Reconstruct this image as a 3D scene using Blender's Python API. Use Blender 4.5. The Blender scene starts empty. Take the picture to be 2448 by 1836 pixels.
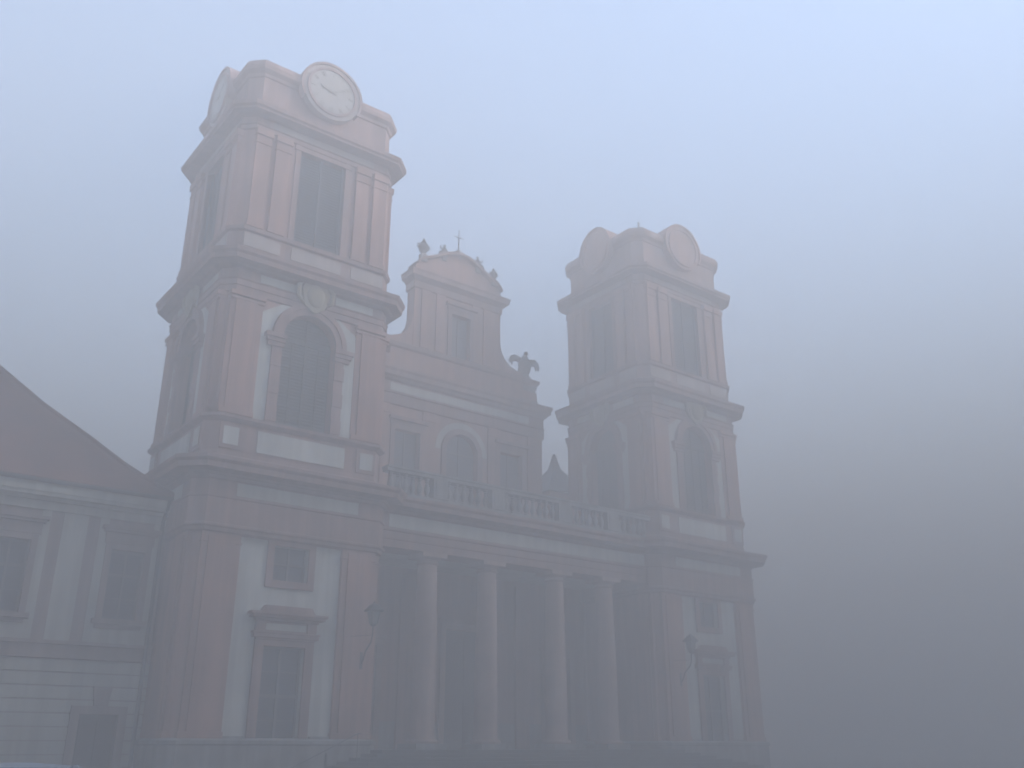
import bpy, math, random
from math import radians as R_, sin, cos, pi
from mathutils import Vector, Matrix
random.seed(7)
sc = bpy.context.scene
C = sc.collection

# ------------------------------------------------------------------ camera, world, light, exposure
EYE = 1.7
cam_d = bpy.data.cameras.new('camera')
cam = bpy.data.objects.new('camera', cam_d); C.objects.link(cam)
cam_d.sensor_width = 36.0
cam_d.lens = 36.0 * 2240 / 2448
cam_d.clip_end = 3000
_p, _a = 0.3700, 0.9116
F = Vector((cos(_a) * cos(_p), sin(_a) * cos(_p), sin(_p)))
cam.location = (0, -40, EYE)
cam.rotation_euler = F.to_track_quat('-Z', 'Y').to_euler()
sc.camera = cam

w = bpy.data.worlds.new('World'); sc.world = w; w.use_nodes = True
nt = w.node_tree; nt.nodes.clear()
sky = nt.nodes.new('ShaderNodeTexSky'); sky.sky_type = 'NISHITA'; sky.sun_disc = False
EL = 24
sky.sun_elevation = R_(EL); sky.sun_rotation = R_(124)
sky.air_density = 1.0; sky.dust_density = 0.4; sky.ozone_density = 1.0
bg = nt.nodes.new('ShaderNodeBackground'); bg.inputs['Strength'].default_value = 0.15
wo = nt.nodes.new('ShaderNodeOutputWorld')
nt.links.new(sky.outputs[0], bg.inputs[0]); nt.links.new(bg.outputs[0], wo.inputs[0])

sd = bpy.data.lights.new('sun', 'SUN'); sd.energy = 1.3; sd.angle = R_(25); sd.color = (1.0, 0.91, 0.80)
sun = bpy.data.objects.new('sun', sd); C.objects.link(sun)
_az = R_(124)
sdir = Vector((sin(_az) * cos(R_(EL)), cos(_az) * cos(R_(EL)), sin(R_(EL))))
sun.rotation_euler = sdir.to_track_quat('Z', 'Y').to_euler()

sc.view_settings.view_transform = 'Standard'; sc.view_settings.look = 'None'
sc.view_settings.gamma = 1.0; sc.view_settings.exposure = 3.05
cy = sc.cycles
cy.max_bounces = 8; cy.diffuse_bounces = 3; cy.volume_bounces = 1; cy.use_denoising = True

# ------------------------------------------------------------------ materials
def lin(c): return tuple(((x / 12.92) if x <= 0.04045 else ((x + 0.055) / 1.055) ** 2.4) for x in c)
def mat(name, base, var=0.18, scale=0.6, fine=9.0, rough=0.85, bump=0.15, tint=None, streak=0.0, wave=None):
    m = bpy.data.materials.new(name); m.use_nodes = True
    n = m.node_tree.nodes; l = m.node_tree.links; b = n['Principled BSDF']
    b.inputs['Roughness'].default_value = rough
    tc = n.new('ShaderNodeTexCoord'); geo = n.new('ShaderNodeNewGeometry')
    n1 = n.new('ShaderNodeTexNoise'); n1.inputs['Scale'].default_value = scale; n1.inputs['Detail'].default_value = 6
    l.new(geo.outputs['Position'], n1.inputs['Vector'])
    n2 = n.new('ShaderNodeTexNoise'); n2.inputs['Scale'].default_value = fine; n2.inputs['Detail'].default_value = 5
    l.new(geo.outputs['Position'], n2.inputs['Vector'])
    mp = n.new('ShaderNodeMapping'); mp.inputs['Scale'].default_value = (1.6, 1.6, 0.12)
    l.new(geo.outputs['Position'], mp.inputs['Vector'])
    n3 = n.new('ShaderNodeTexNoise'); n3.inputs['Scale'].default_value = 1.5; n3.inputs['Detail'].default_value = 7
    l.new(mp.outputs[0], n3.inputs['Vector'])
    cr = n.new('ShaderNodeValToRGB')
    t = tint or tuple(x * 0.7 for x in base)
    cr.color_ramp.elements[0].position = 0.3; cr.color_ramp.elements[1].position = 0.7
    cr.color_ramp.elements[0].color = (*[b_ * (1 - var) * .6 + t_ * .4 for b_, t_ in zip(base, t)], 1)
    cr.color_ramp.elements[1].color = (*[min(1, x * (1 + var * .5)) for x in base], 1)
    l.new(n1.outputs['Fac'], cr.inputs[0])
    out = cr.outputs[0]
    if streak:
        sr = n.new('ShaderNodeValToRGB'); sr.color_ramp.elements[0].position = 0.42; sr.color_ramp.elements[1].position = 0.62
        sr.color_ramp.elements[0].color = (1 - streak, 1 - streak, 1 - streak, 1); sr.color_ramp.elements[1].color = (1, 1, 1, 1)
        l.new(n3.outputs['Fac'], sr.inputs[0])
        mx = n.new('ShaderNodeMixRGB'); mx.blend_type = 'MULTIPLY'; mx.inputs[0].default_value = 1
        l.new(out, mx.inputs[1]); l.new(sr.outputs[0], mx.inputs[2]); out = mx.outputs[0]
    l.new(out, b.inputs['Base Color'])
    bp = n.new('ShaderNodeBump'); bp.inputs['Strength'].default_value = bump; bp.inputs['Distance'].default_value = 0.02
    h = n2.outputs['Fac']
    if wave:
        wv = n.new('ShaderNodeTexWave'); wv.wave_type = 'BANDS'; wv.bands_direction = wave[0]; wv.inputs['Scale'].default_value = wave[1]
        wv.inputs['Distortion'].default_value = 0.6; wv.inputs['Detail'].default_value = 1
        l.new(geo.outputs['Position'], wv.inputs['Vector']); h = wv.outputs['Fac']
        bp.inputs['Distance'].default_value = 0.05
    l.new(h, bp.inputs['Height']); l.new(bp.outputs[0], b.inputs['Normal'])
    return m
PINK = mat('pink_plaster', (0.50, 0.275, 0.21), 0.22, 0.45, streak=0.28)
PINKD = mat('pink_moulding', (0.40, 0.24, 0.20), 0.2, 0.8, streak=0.3)
WHITE = mat('white_plaster', (0.68, 0.67, 0.60), 0.14, 0.4, streak=0.2, tint=(0.34, 0.35, 0.33))
PALE = mat('pale_plaster', (0.49, 0.40, 0.35), 0.16, 0.5, streak=0.2)
STONE = mat('column_stone', (0.52, 0.35, 0.29), 0.25, 0.9, bump=0.3, streak=0.22)
GSTONE = mat('grey_stone', (0.34, 0.33, 0.31), 0.3, 1.2, bump=0.3, streak=0.35)
CREAM = mat('wing_plaster', (0.58, 0.57, 0.50), 0.15, 0.5, streak=0.22)
BEIGE = mat('wing_trim', (0.37, 0.28, 0.25), 0.2, 0.6, streak=0.25)
SHUT = mat('louvre_wood', (0.075, 0.085, 0.10), 0.3, 2.0, rough=0.7)
GRILLE = mat('aged_timber', (0.10, 0.095, 0.08), 0.35, 2.0, rough=0.8)
GLASS = mat('old_glass', (0.045, 0.055, 0.075), 0.3, 1.5, rough=0.4, bump=0.03)
WOODW = mat('window_wood', (0.16, 0.15, 0.14), 0.2, 2.0, rough=0.6)
DOORM = mat('door_wood', (0.045, 0.038, 0.04), 0.3, 2.0, rough=0.6)
ROOF = mat('roof_tiles', (0.21, 0.085, 0.06), 0.35, 0.7, bump=0.5, wave=('Z', 9.0))
COPPER = mat('dark_roof_metal', (0.10, 0.11, 0.11), 0.3, 1.0, rough=0.6)
IRON = mat('black_iron', (0.02, 0.02, 0.022), 0.2, 5.0, rough=0.5)
PIPE = mat('downpipe_metal', (0.055, 0.05, 0.05), 0.3, 3.0, rough=0.5)
STEP = mat('stair_granite', (0.035, 0.038, 0.037), 0.3, 1.5, bump=0.3, rough=0.6)
GROUND = mat('wet_gravel', (0.05, 0.052, 0.052), 0.35, 0.3, fine=40, bump=0.5, rough=0.75)
SCULPT = mat('weathered_sculpture', (0.13, 0.13, 0.12), 0.35, 2.0, bump=0.4)
DIAL = mat('clock_dial', (0.43, 0.38, 0.34), 0.12, 1.0)
GOLD = mat('clock_gilding', (0.30, 0.25, 0.19), 0.2, 3.0, rough=0.45)
OCHRE = mat('ochre_relief', (0.36, 0.30, 0.20), 0.25, 1.5, bump=0.4)
CARP = mat('car_white_paint', (0.22, 0.24, 0.26), 0.03, 1.0, rough=0.5, bump=0.01)
CARG = mat('car_glass', (0.012, 0.014, 0.016), 0.1, 1.0, rough=0.08, bump=0.0)
TYRE = mat('tyre_rubber', (0.02, 0.02, 0.02), 0.1, 3.0, rough=0.9)
LAMPG = mat('lantern_glass', (0.16, 0.18, 0.18), 0.1, 3.0, rough=0.3, bump=0.02)
REDL = mat('red_lens', (0.25, 0.01, 0.01), 0.1, 3.0, rough=0.25, bump=0.0)

# ------------------------------------------------------------------ mesh helpers
class MB:
    def __init__(s): s.v = []; s.f = []
    def add(s, vs, fs):
        o = len(s.v); s.v += [tuple(x) for x in vs]; s.f += [tuple(i + o for i in f) for f in fs]; return s
    def box(s, x0, x1, y0, y1, z0, z1):
        return s.add([(x0,y0,z0),(x1,y0,z0),(x1,y1,z0),(x0,y1,z0),(x0,y0,z1),(x1,y0,z1),(x1,y1,z1),(x0,y1,z1)],
                     [(0,3,2,1),(4,5,6,7),(0,1,5,4),(1,2,6,5),(2,3,7,6),(3,0,4,7)])
    def rings(s, rs, cap=True):
        n = len(rs[0]); vs = [p for r in rs for p in r]; fs = []
        for k in range(len(rs) - 1):
            for i in range(n):
                j = (i + 1) % n; fs.append((k*n+i, k*n+j, (k+1)*n+j, (k+1)*n+i))
        if cap: fs += [tuple(range(n - 1, -1, -1)), tuple((len(rs)-1)*n + i for i in range(n))]
        return s.add(vs, fs)
    def lathe(s, cx, cy, prof, n=24):
        return s.rings([[(cx + r*cos(2*pi*i/n), cy + r*sin(2*pi*i/n), z) for i in range(n)] for r, z in prof])
    def extr(s, poly, y0, y1):           # polygon in (x,z), counter-clockwise seen from -y, extruded along y
        n = len(poly); vs = [(x, y0, z) for x, z in poly] + [(x, y1, z) for x, z in poly]
        fs = [tuple(range(n)), tuple(range(2*n-1, n-1, -1))] + [(i, n+i, n+(i+1) % n, (i+1) % n) for i in range(n)]
        return s.add(vs, fs)
    def strip(s, a, b, y0, y1):          # ribbon between two outlines a[i], b[i] in (x,z), extruded along y
        n = len(a)
        for i in range(n-1):
            q = [a[i], a[i+1], b[i+1], b[i]]
            vs = [(x, y0, z) for x, z in q] + [(x, y1, z) for x, z in q]
            s.add(vs, [(0,1,2,3),(7,6,5,4),(0,4,5,1),(2,6,7,3)] + ([(3,7,4,0)] if i == 0 else []) + ([(1,5,6,2)] if i == n-2 else []))
        return s
    def tube(s, pts, r, n=8):
        pts = [Vector(p) for p in pts]; rs = []
        for i, p in enumerate(pts):
            d = (pts[min(i+1, len(pts)-1)] - pts[max(i-1, 0)]).normalized()
            a = d.cross(Vector((0,0,1)) if abs(d.z) < .9 else Vector((1,0,0))).normalized(); b = d.cross(a)
            rr = r[i] if isinstance(r, (list, tuple)) else r
            rs.append([tuple(p + a*rr*cos(2*pi*k/n) + b*rr*sin(2*pi*k/n)) for k in range(n)])
        return s.rings(rs)
    def sphere(s, c, r, n=12, m=8, sx=1, sy=1, sz=1):
        return s.rings([[(c[0] + sx*r*sin(pi*(k+.02)/(m+.04))*cos(2*pi*i/n), c[1] + sy*r*sin(pi*(k+.02)/(m+.04))*sin(2*pi*i/n), c[2] - sz*r*cos(pi*(k+.02)/(m+.04))) for i in range(n)] for k in range(m+1)])
    def xf(s, M): s.v = [tuple(M @ Vector(p)) for p in s.v]; return s
def obj(name, mb, m, parent=None, smooth=False, bevel=0):
    me = bpy.data.meshes.new(name); me.from_pydata(mb.v, [], mb.f); me.update()
    me.materials.append(m)
    o = bpy.data.objects.new(name, me); C.objects.link(o)
    if parent: o.parent = parent
    import bmesh
    bm = bmesh.new(); bm.from_mesh(me); bmesh.ops.recalc_face_normals(bm, faces=bm.faces); bm.to_mesh(me); bm.free()
    if smooth:
        me.polygons.foreach_set('use_smooth', [True]*len(me.polygons))
        try: me.set_sharp_from_angle(angle=R_(35))
        except Exception: pass
    if bevel:
        b = o.modifiers.new('bevel', 'BEVEL'); b.width = bevel; b.segments = 2; b.limit_method = 'ANGLE'
    return o
def empty(name, loc=(0,0,0)):
    o = bpy.data.objects.new(name, None); C.objects.link(o); o.location = loc; return o
def tag(o, label=None, cat=None, group=None, kind=None):
    for k, v in (('label', label), ('category', cat), ('group', group), ('kind', kind)):
        if v: o[k] = v
    return o
def children(o): return [c for c in bpy.data.objects if c.parent == o]
def copy_tree(o, parent=None):
    c = o.copy(); C.objects.link(c); c.parent = parent
    for ch in children(o):
        if ch is not c: copy_tree(ch, c)
    return c

# ------------------------------------------------------------------ ground
g = MB(); N = 48
def gh(x, y): return 0.0
g.add([(-400, -400, 0), (400, -400, 0), (400, 400, 0), (-400, 400, 0)], [(0, 1, 2, 3)])
tag(obj('ground', g, GROUND), kind='structure')

# ------------------------------------------------------------------ tower (built round x=0, front wall on y=0, z = world height)
SH = 0.5
D = 8.0                                   # depth of a tower
def ring(a, c, z, o=0.0):                 # chamfered square, half width a, chamfer c, offset o
    a2 = a + o; c2 = c + 0.42*o; cyy = D/2
    b2 = a2 - SH
    P = [(-a2+c2, -b2), (a2-c2, -b2), (a2, -b2+c2), (a2, b2-c2), (a2-c2, b2), (-a2+c2, b2), (-a2, b2-c2), (-a2, -b2+c2)]
    return [(x, y + cyy, z) for x, y in P]
def band(mb, a, c, prof): return mb.rings([ring(a, c, z, o) for o, z in prof])
H = EYE
def face(k):                              # 0 front, 1 left, 2 back, 3 right : local (u, y outward negative, z)
    side = k in (1, 3)
    return Matrix.Translation((0, D/2, 0)) @ Matrix.Rotation(-pi/2*k, 4, 'Z') @ Matrix.Translation((0, -D/2 - (SH if side else 0), 0)) @ Matrix.Diagonal((0.88 if side else 1.0, 1, 1, 1))
FACES = (0, 1, 3, 2)
def arc(r, cz, n=16, cx=0.0, a0=0, a1=180): return [(cx + r*cos(R_(a0 + (a1-a0)*i/n)), cz + r*sin(R_(a0 + (a1-a0)*i/n))) for i in range(n+1)]

def corner_piers(mb, a, c, w_, z0, z1, y0=0.0):   # four corner masses beside the openings (half width w_)
    cy_ = D/2
    for sx, sy in ((-1,-1), (1,-1), (1,1), (-1,1)):
        P = [(w_, a-SH), (a-c, a-SH), (a, a-SH-c), (a, w_*.88), (w_, w_*.88)]
        P = [(sx*x, sy*y + cy_) for x, y in P]
        mb.rings([[(x, y, z0) for x, y in P], [(x, y, z1) for x, y in P]])

def build_tower(parent):
    T = MB()
    # base storey: core, with the two window recesses left open in the front face
    a, c = 4.65, 0.5
    yb = D/2 - 4.5
    T.rings([ring(4.0, 0.3, 0.0), ring(4.0, 0.3, 35.0)])                        # inner core, deep behind every opening
    # base walls around the core (open slot in the front for windows)
    corner_piers(T, a, c, 2.55, 0.0, H+11.2)
    for k in (1, 2, 3):
        b = MB().box(-2.55, 2.55, -0.15, 0.5, 0, H+11.2).xf(face(k)); T.add(b.v, b.f)
    # storey 2 piers and blocks over/under openings, all four faces
    corner_piers(T, 4.5, 0.55, 1.42, H+12.0, H+21.9)
    corner_piers(T, 4.4, 0.55, 1.32, H+22.6, H+30.6)
    for k in range(4):
        b = MB().box(-1.42, 1.42, 0, 0.5, H+12.0, H+14.2)
        top = [(x, z) for x, z in arc(1.42, H+18.75, 18)]
        b.strip(top, [(x, H+21.9) for x, z in top], 0, 0.5)
        b.box(-1.32, 1.32, 0.1, 0.5, H+22.6, H+24.2); b.box(-1.32, 1.32, 0.1, 0.5, H+29.6, H+30.6)
        b.xf(face(k)); T.add(b.v, b.f)
    # parapet
    T.rings([ring(4.3, 0.6, H+30.7), ring(4.3, 0.6, H+34.0)])
    tw = obj('tower', T, PINK, parent)
    # ---- mouldings running round the tower
    def mould(name, a, c, prof, m=PINKD): obj(name, band(MB(), a, c, [(o, H+z) for o, z in prof]), m, tw)
    obj('plinth', band(MB(), 4.8, 0.5, [(0.12, 0.0), (0.12, H+0.08), (0.20, H+0.12), (0.20, H+0.26), (0.05, H+0.34), (-0.2, H+0.36)]), GSTONE, tw)
    mould('cornice', 4.65, 0.5, [(0, 8.72), (0.22, 8.78), (0.24, 8.92), (0.34, 8.98), (0.34, 9.08), (0.24, 9.12), (0.24, 10.24), (0.30, 10.28), (0.30, 10.36), (0.22, 10.38), (0.22, 11.05), (0.30, 11.08), (0.38, 11.2), (0.45, 11.22), (0.52, 11.3), (1.05, 11.36), (1.08, 11.6), (1.2, 11.72), (1.22, 11.86), (0.3, 11.98), (-0.2, 11.99)])
    mould('pedestal_course', 4.5, 0.55, [(0.22, 11.95), (0.22, 12.22), (0.14, 12.3), (0.1, 12.5), (0.1, 13.86), (0.2, 13.92), (0.34, 14.02), (0.36, 14.16), (0.12, 14.24), (-0.3, 14.25)])
    mould('cornice', 4.5, 0.55, [(0.0, 20.42), (0.1, 20.46), (0.1, 20.76), (0.15, 20.78), (0.15, 21.05), (0.2, 21.12), (0.08, 21.16), (0.08, 21.68), (0.3, 21.72), (0.4, 21.8), (0.8, 21.86), (0.82, 22.1), (0.92, 22.22), (0.94, 22.4), (0.2, 22.56), (-0.2, 22.57)])
    mould('pedestal_course', 4.4, 0.55, [(0.24, 22.55), (0.24, 22.8), (0.12, 22.9), (0.12, 23.78), (0.26, 23.84), (0.3, 24.02), (0.1, 24.1), (-0.2, 24.11)])
    mould('cornice', 4.4, 0.55, [(0.0, 29.86), (0.1, 29.9), (0.1, 30.12), (0.16, 30.16), (0.06, 30.2), (0.06, 30.62), (0.3, 30.66), (0.34, 30.68), (0.68, 30.7), (0.7, 30.8), (0.8, 30.88), (0.82, 31.1), (0.2, 31.25), (-0.2, 31.26)])
    mould('parapet_coping', 4.3, 0.6, [(0.08, 31.2), (0.08, 31.6), (0.02, 31.65), (0.02, 33.3), (0.1, 33.34), (0.14, 33.5), (0.34, 33.66), (0.38, 33.9), (0.2, 34.3), (-0.2, 34.4), (-0.5, 34.4)])
    obj('roof', MB().rings([ring(4.0, 0.5, H+34.0), ring(2.2, 0.9, H+35.3), ring(0.25, 0.1, H+36.0)]), COPPER, tw)
    obj('finial', MB().box(-0.06, 0.06, D/2-.06, D/2+.06, H+35.9, H+38.0).box(-0.45, 0.45, D/2-.05, D/2+.05, H+37.2, H+37.34).sphere((0, D/2, H+36.2), .25), IRON, tw)
    for k in FACES:
        M = face(k)
        P = lambda name, mb, m, **kw: obj(name, mb.xf(M), m, tw, **kw)
        # base storey pilasters
        for s in (-1, 1):
            b = MB(); x0, x1 = sorted((s*2.5, s*4.28)); b.box(x0, x1, -0.24, 0.3, H+0.3, H+8.75)
            x2, x3 = sorted((s*2.78, s*4.0)); b.box(x2, x3, -0.33, -0.24, H+0.6, H+8.6)
            b.box(x0-.05, x1+.05, -0.30, 0.2, H+0.34, H+0.6); b.box(x0-.04, x1+.04, -0.31, 0.2, H+8.3, H+8.4)
            P('pilaster', b, PINK, bevel=0.015)
        P('frieze_panel', MB().box(-3.0, 3.1, -0.40, -0.36, H+10.42, H+11.0), WHITE)
        # storey two
        for s in (-1, 1):
            b = MB(); x0, x1 = sorted((s*2.55, s*4.2)); b.box(x0, x1, -0.07, 0.3, H+14.25, H+20.5)
            x2, x3 = sorted((s*2.85, s*3.95)); b.box(x2, x3, -0.17, -0.07, H+14.5, H+20.05)
            b.box(x0, x1, -0.2, 0.2, H+14.25, H+14.5); b.box(x0-.03, x1+.03, -0.2, 0.2, H+20.0, H+20.12); b.box(x0-.06, x1+.06, -0.25, 0.2, H+20.2, H+20.42)
            P('pilaster', b, PINK, bevel=0.015)
            p0, p1 = sorted((s*2.95, s*4.0)); pb = MB().box(p0, p1, -0.17, -0.1, H+12.6, H+13.8)
            P('pedestal', pb, PINKD)
            p0, p1 = sorted((s*3.13, s*3.84)); P('pedestal_panel', MB().box(p0, p1, -0.2, -0.166, H+12.78, H+13.62), WHITE)
            # white field beside arch
            prof_o = arc(2.0, H+18.75, 12, a0=90, a1=(0 if s > 0 else 180))
            fb = MB(); w0, w1 = sorted((s*1.95, s*2.56)); fb.box(w0, w1, -0.04, 0, H+14.25, H+18.75)
            a1_ = [(x, z) for x, z in prof_o]; fb.strip(a1_, [(s*2.56 if i > 7 else x + (s*2.56-x)*0, z if i > 7 else H+20.42) for i, (x, z) in enumerate(a1_)], -0.04, 0)
            P('wall_panel', fb, WHITE)
            # jamb with blocks and impost
            jb = MB(); j0, j1 = sorted((s*1.42, s*1.93)); jb.box(j0, j1, -0.12, 0.0, H+14.25, H+18.1)
            for zz in (14.3, 15.7, 17.1): jb.box(min(j0, j1)-.03*(s < 0), max(j0, j1)+.03*(s > 0), -0.17, -0.12, H+zz, H+zz+.7)
            P('jamb', jb, PINKD)
            ib = MB(); i0, i1 = sorted((s*1.36, s*2.2))
            for k2, (dx, z0, z1) in enumerate(((0, 18.1, 18.3), (.08, 18.3, 18.5), (.16, 18.5, 18.72))):
                ib.box(i0 - (dx if s < 0 else dx*.3), i1 + (dx if s > 0 else dx*.3), -0.22-dx, 0.05, H+z0, H+z1)
            P('impost', ib, PINKD)
        P('archivolt', MB().strip(arc(1.42, H+18.75, 20), arc(1.72, H+18.75, 20), -0.2, 0).strip(arc(1.72, H+18.75, 20), arc(1.98, H+18.75, 20), -0.27, 0), PINKD)
        P('wall_panel', MB().box(-2.2, 2.3, -0.15, -0.095, H+12.65, H+13.68), WHITE)
        P('frieze_panel', MB().box(-2.85, -0.72, -0.12, -0.075, H+21.2, H+21.62), WHITE)
        P('frieze_panel', MB().box(1.25, 3.4, -0.12, -0.075, H+21.2, H+21.62), WHITE)
        # cartouche over the arch
        cb = MB(); cb.extr([(-.55, H+20.6), (-.1, H+20.3), (.1, H+20.3), (.55, H+20.6), (.75, H+21.5), (.5, H+21.95), (0, H+22.05), (-.5, H+21.95), (-.75, H+21.5)], -0.38, -0.12)
        cb.sphere((0, -.38, H+21.2), .5, sy=.35, sz=1.25)
        for s in (-1, 1): cb.tube([(s*.6, -.3, H+20.7), (s*.9, -.35, H+21.0), (s*.95, -.35, H+21.6), (s*.6, -.35, H+21.9)], [.07, .12, .14, .08])
        P('cartouche', cb, OCHRE, smooth=True)
        # arched opening infill : timber louvres
        lv = MB(); zz = H+14.3
        while zz < H+20.05:
            half = 1.36 if zz < H+18.75 else math.sqrt(max(0.01, 1.36**2 - (zz+.05-H-18.75)**2))
            lv.add([(-half, .34, zz), (half, .34, zz), (half, .46, zz+.12), (-half, .46, zz+.12), (-half, .34, zz+.03), (half, .34, zz+.03), (half, .46, zz+.15), (-half, .46, zz+.15)],
                   [(0,3,2,1),(4,5,6,7),(0,1,5,4),(1,2,6,5),(2,3,7,6),(3,0,4,7)])
            zz += .17
        lv.box(-.05, .05, .29, .36, H+14.3, H+20.1); lv.box(-1.38, 1.38, .29, .36, H+18.68, H+18.82); lv.box(-1.42, 1.42, .29, .36, H+14.25, H+14.4)
        lv.box(-.75, -.69, .3, .36, H+14.4, H+18.7); lv.box(.69, .75, .3, .36, H+14.4, H+18.7)
        lv.box(-1.42, 1.42, .47, .5, H+14.25, H+20.2)
        P('shutter', lv, GRILLE)
        # belfry
        for s in (-1, 1):
            for (u0, u1) in ((1.32, 1.62), (1.95, 2.75), (3.05, 3.85)):
                b = MB(); x0, x1 = sorted((s*u0, s*u1)); pr_ = 0.1 if u0 < 1.5 else 0.0
                y_ = 0.03 if u0 < 1.5 else -0.09
                b.box(x0, x1, y_, .3, H+24.1, H+29.9)
                if u0 > 1.5:
                    b.box(x0-.05, x1+.05, y_-.05, .2, H+24.1, H+24.35)
                    b.box(x0-.04, x1+.04, y_-.05, .2, H+29.0, H+29.1); b.box(x0-.06, x1+.06, y_-.1, .2, H+29.5, H+29.86)
                P('pilaster' if u0 > 1.5 else 'jamb', b, PINK if u0 > 1.5 else PINKD, bevel=0.01)
        P('frieze_panel', MB().box(-3.0, 3.0, 0.0, 0.035, H+30.22, H+30.6), PALE)
        P('wall_panel', MB().box(-1.4, 1.4, -0.06, -0.025, H+22.98, H+23.68), PALE)
        for s in (-1, 1):
            p0, p1 = sorted((s*2.0, s*3.9)); P('wall_panel', MB().box(p0, p1, -0.06, -0.025, H+22.98, H+23.68), PALE)
        P('window_head', MB().box(-1.7, 1.7, -.02, .2, H+29.55, H+29.8), PINKD)
        lv = MB(); zz = H+24.25
        while zz < H+29.45:
            lv.add([(-1.26, .34, zz), (1.26, .34, zz), (1.26, .46, zz+.12), (-1.26, .46, zz+.12), (-1.26, .34, zz+.03), (1.26, .34, zz+.03), (1.26, .46, zz+.15), (-1.26, .46, zz+.15)],
                   [(0,3,2,1),(4,5,6,7),(0,1,5,4),(1,2,6,5),(2,3,7,6),(3,0,4,7)])
            zz += .17
        lv.box(-.06, .06, .28, .36, H+24.2, H+29.6)
        for s in (-1, 1): lv.box(*sorted((s*1.2, s*1.32)), .28, .36, H+24.2, H+29.6)
        lv.box(-1.32, 1.32, .47, .5, H+24.2, H+29.6)
        P('shutter', lv, SHUT)
        # clock gable over the parapet
        P('clock_gable', MB().extr(arc(1.72, H+33.82, 44, a1=352), -0.25, 1.0), PALE)
        P('clock_surround', MB().strip(arc(1.36, H+33.82, 40, a1=360), arc(1.5, H+33.82, 40, a1=360), -0.35, -0.25).strip(arc(1.72, H+33.82, 30, a0=-28, a1=208), arc(1.86, H+33.82, 30, a0=-28, a1=208), -0.33, 1.05), PINKD)
        P('clock_face', MB().extr(arc(1.36, H+33.82, 40, a1=351), -0.29, -0.25), DIAL)
        for i in range(12):
            nm = MB(); an = pi/6*i; n1 = (1, 2, 3, 2, 1, 2, 3, 3, 2, 1, 2, 3)[i]
            for q in range(n1):
                an2 = an + (q - (n1-1)/2)*.085
                dx, dz = sin(an2), cos(an2); tx, tz = dz, -dx; wd = .028
                pts = [(dx*1.02-tx*wd, dz*1.02-tz*wd), (dx*1.02+tx*wd, dz*1.02+tz*wd), (dx*1.28+tx*wd, dz*1.28+tz*wd), (dx*1.28-tx*wd, dz*1.28-tz*wd)]
                nm.extr([(x, z+H+33.82) for x, z in pts], -0.31, -0.29)
            P('numeral', nm, GOLD)
        for an, ln, wd in ((R_(285), .8, .06), (R_(60), 1.15, .04)):
            dx, dz = sin(an), cos(an); tx, tz = dz, -dx
            P('clock_hand', MB().extr([(x, z+H+33.82) for x, z in ((-dx*.25-tx*wd, -dz*.25-tz*wd), (-dx*.25+tx*wd, -dz*.25+tz*wd), (dx*ln*.7+tx*wd*1.6, dz*ln*.7+tz*wd*1.6), (dx*ln, dz*ln), (dx*ln*.7-tx*wd*1.6, dz*ln*.7-tz*wd*1.6))], -0.34 if wd > .05 else -.37, -0.32 if wd > .05 else -.35), GOLD)
    # ---- front of the base storey: white wall with tall window and square window
    wf = MB(); X = 2.5; y0, y1 = -0.06, 0.5
    wx, wz0, wz1, qx, qz0, qz1 = 0.98, H+0.05, H+4.12, 0.85, H+6.98, H+8.52
    wf.box(-X, -wx, y0, y1, 0, H+8.75); wf.box(wx, X, y0, y1, 0, H+8.75)
    wf.box(-wx, wx, y0, y1, 0, wz0); wf.box(-wx, wx, y0, y1, wz1, qz0); wf.box(-wx, wx, y0, y1, qz1, H+8.75)
    wf.box(-wx, -qx, y0, y1, qz0, qz1); wf.box(qx, wx, y0, y1, qz0, qz1)
    obj('wall_panel', wf, WHITE, tw)
    wb = MB(); wb.box(-2.5, 2.5, -0.35, -0.06, H+0.0, H+0.42)
    obj('plinth', MB().box(-2.5, -1.5, -0.2, -0.06, H+0.3, H+0.44).box(1.5, 2.5, -0.2, -0.06, H+0.3, H+0.44), GSTONE, tw)
    # tall window
    fr = MB(); fw = 0.42
    fr.box(-wx-fw, -wx, -0.2, -0.06, H-0.1, wz1+.35); fr.box(wx, wx+fw, -0.2, -0.06, H-0.1, wz1+.35); fr.box(-wx, wx, -0.2, -0.06, wz1, wz1+.35)
    fr.box(-wx-fw, wx+fw, -0.27, -0.2, wz1+.25, wz1+.33)
    fr.box(-1.55, 1.55, -0.34, -0.06, wz1+.35, wz1+.52); fr.box(-1.6, 1.6, -0.4, -0.06, wz1+.52, wz1+.6)
    fr.box(-1.45, 1.45, -0.16, -0.06, wz1+.6, wz1+1.05)
    fr.box(-1.45, -1.0, -0.25, -0.16, wz1+.6, wz1+1.05); fr.box(1.0, 1.45, -0.25, -0.16, wz1+.6, wz1+1.05)
    fr.box(-1.52, 1.52, -0.32, -0.06, wz1+1.05, wz1+1.17); fr.box(-1.72, 1.72, -0.52, -0.06, wz1+1.17, wz1+1.3); fr.box(-1.82, 1.82, -0.6, -0.06, wz1+1.3, wz1+1.42)
    fr.extr([(-1.3, wz1+1.42), (1.3, wz1+1.42), (1.1, wz1+1.72), (-1.1, wz1+1.72)], -0.4, -0.06)
    win = obj('window', fr, PINKD, tw, bevel=0.012)
    obj('frieze_panel', MB().box(-.95, .95, -0.185, -0.162, wz1+.68, wz1+.97), WHITE, win)
    obj('sill', MB().box(-1.45, 1.45, -0.32, -0.2, H-0.15, H+0.05), GSTONE, win)
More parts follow.
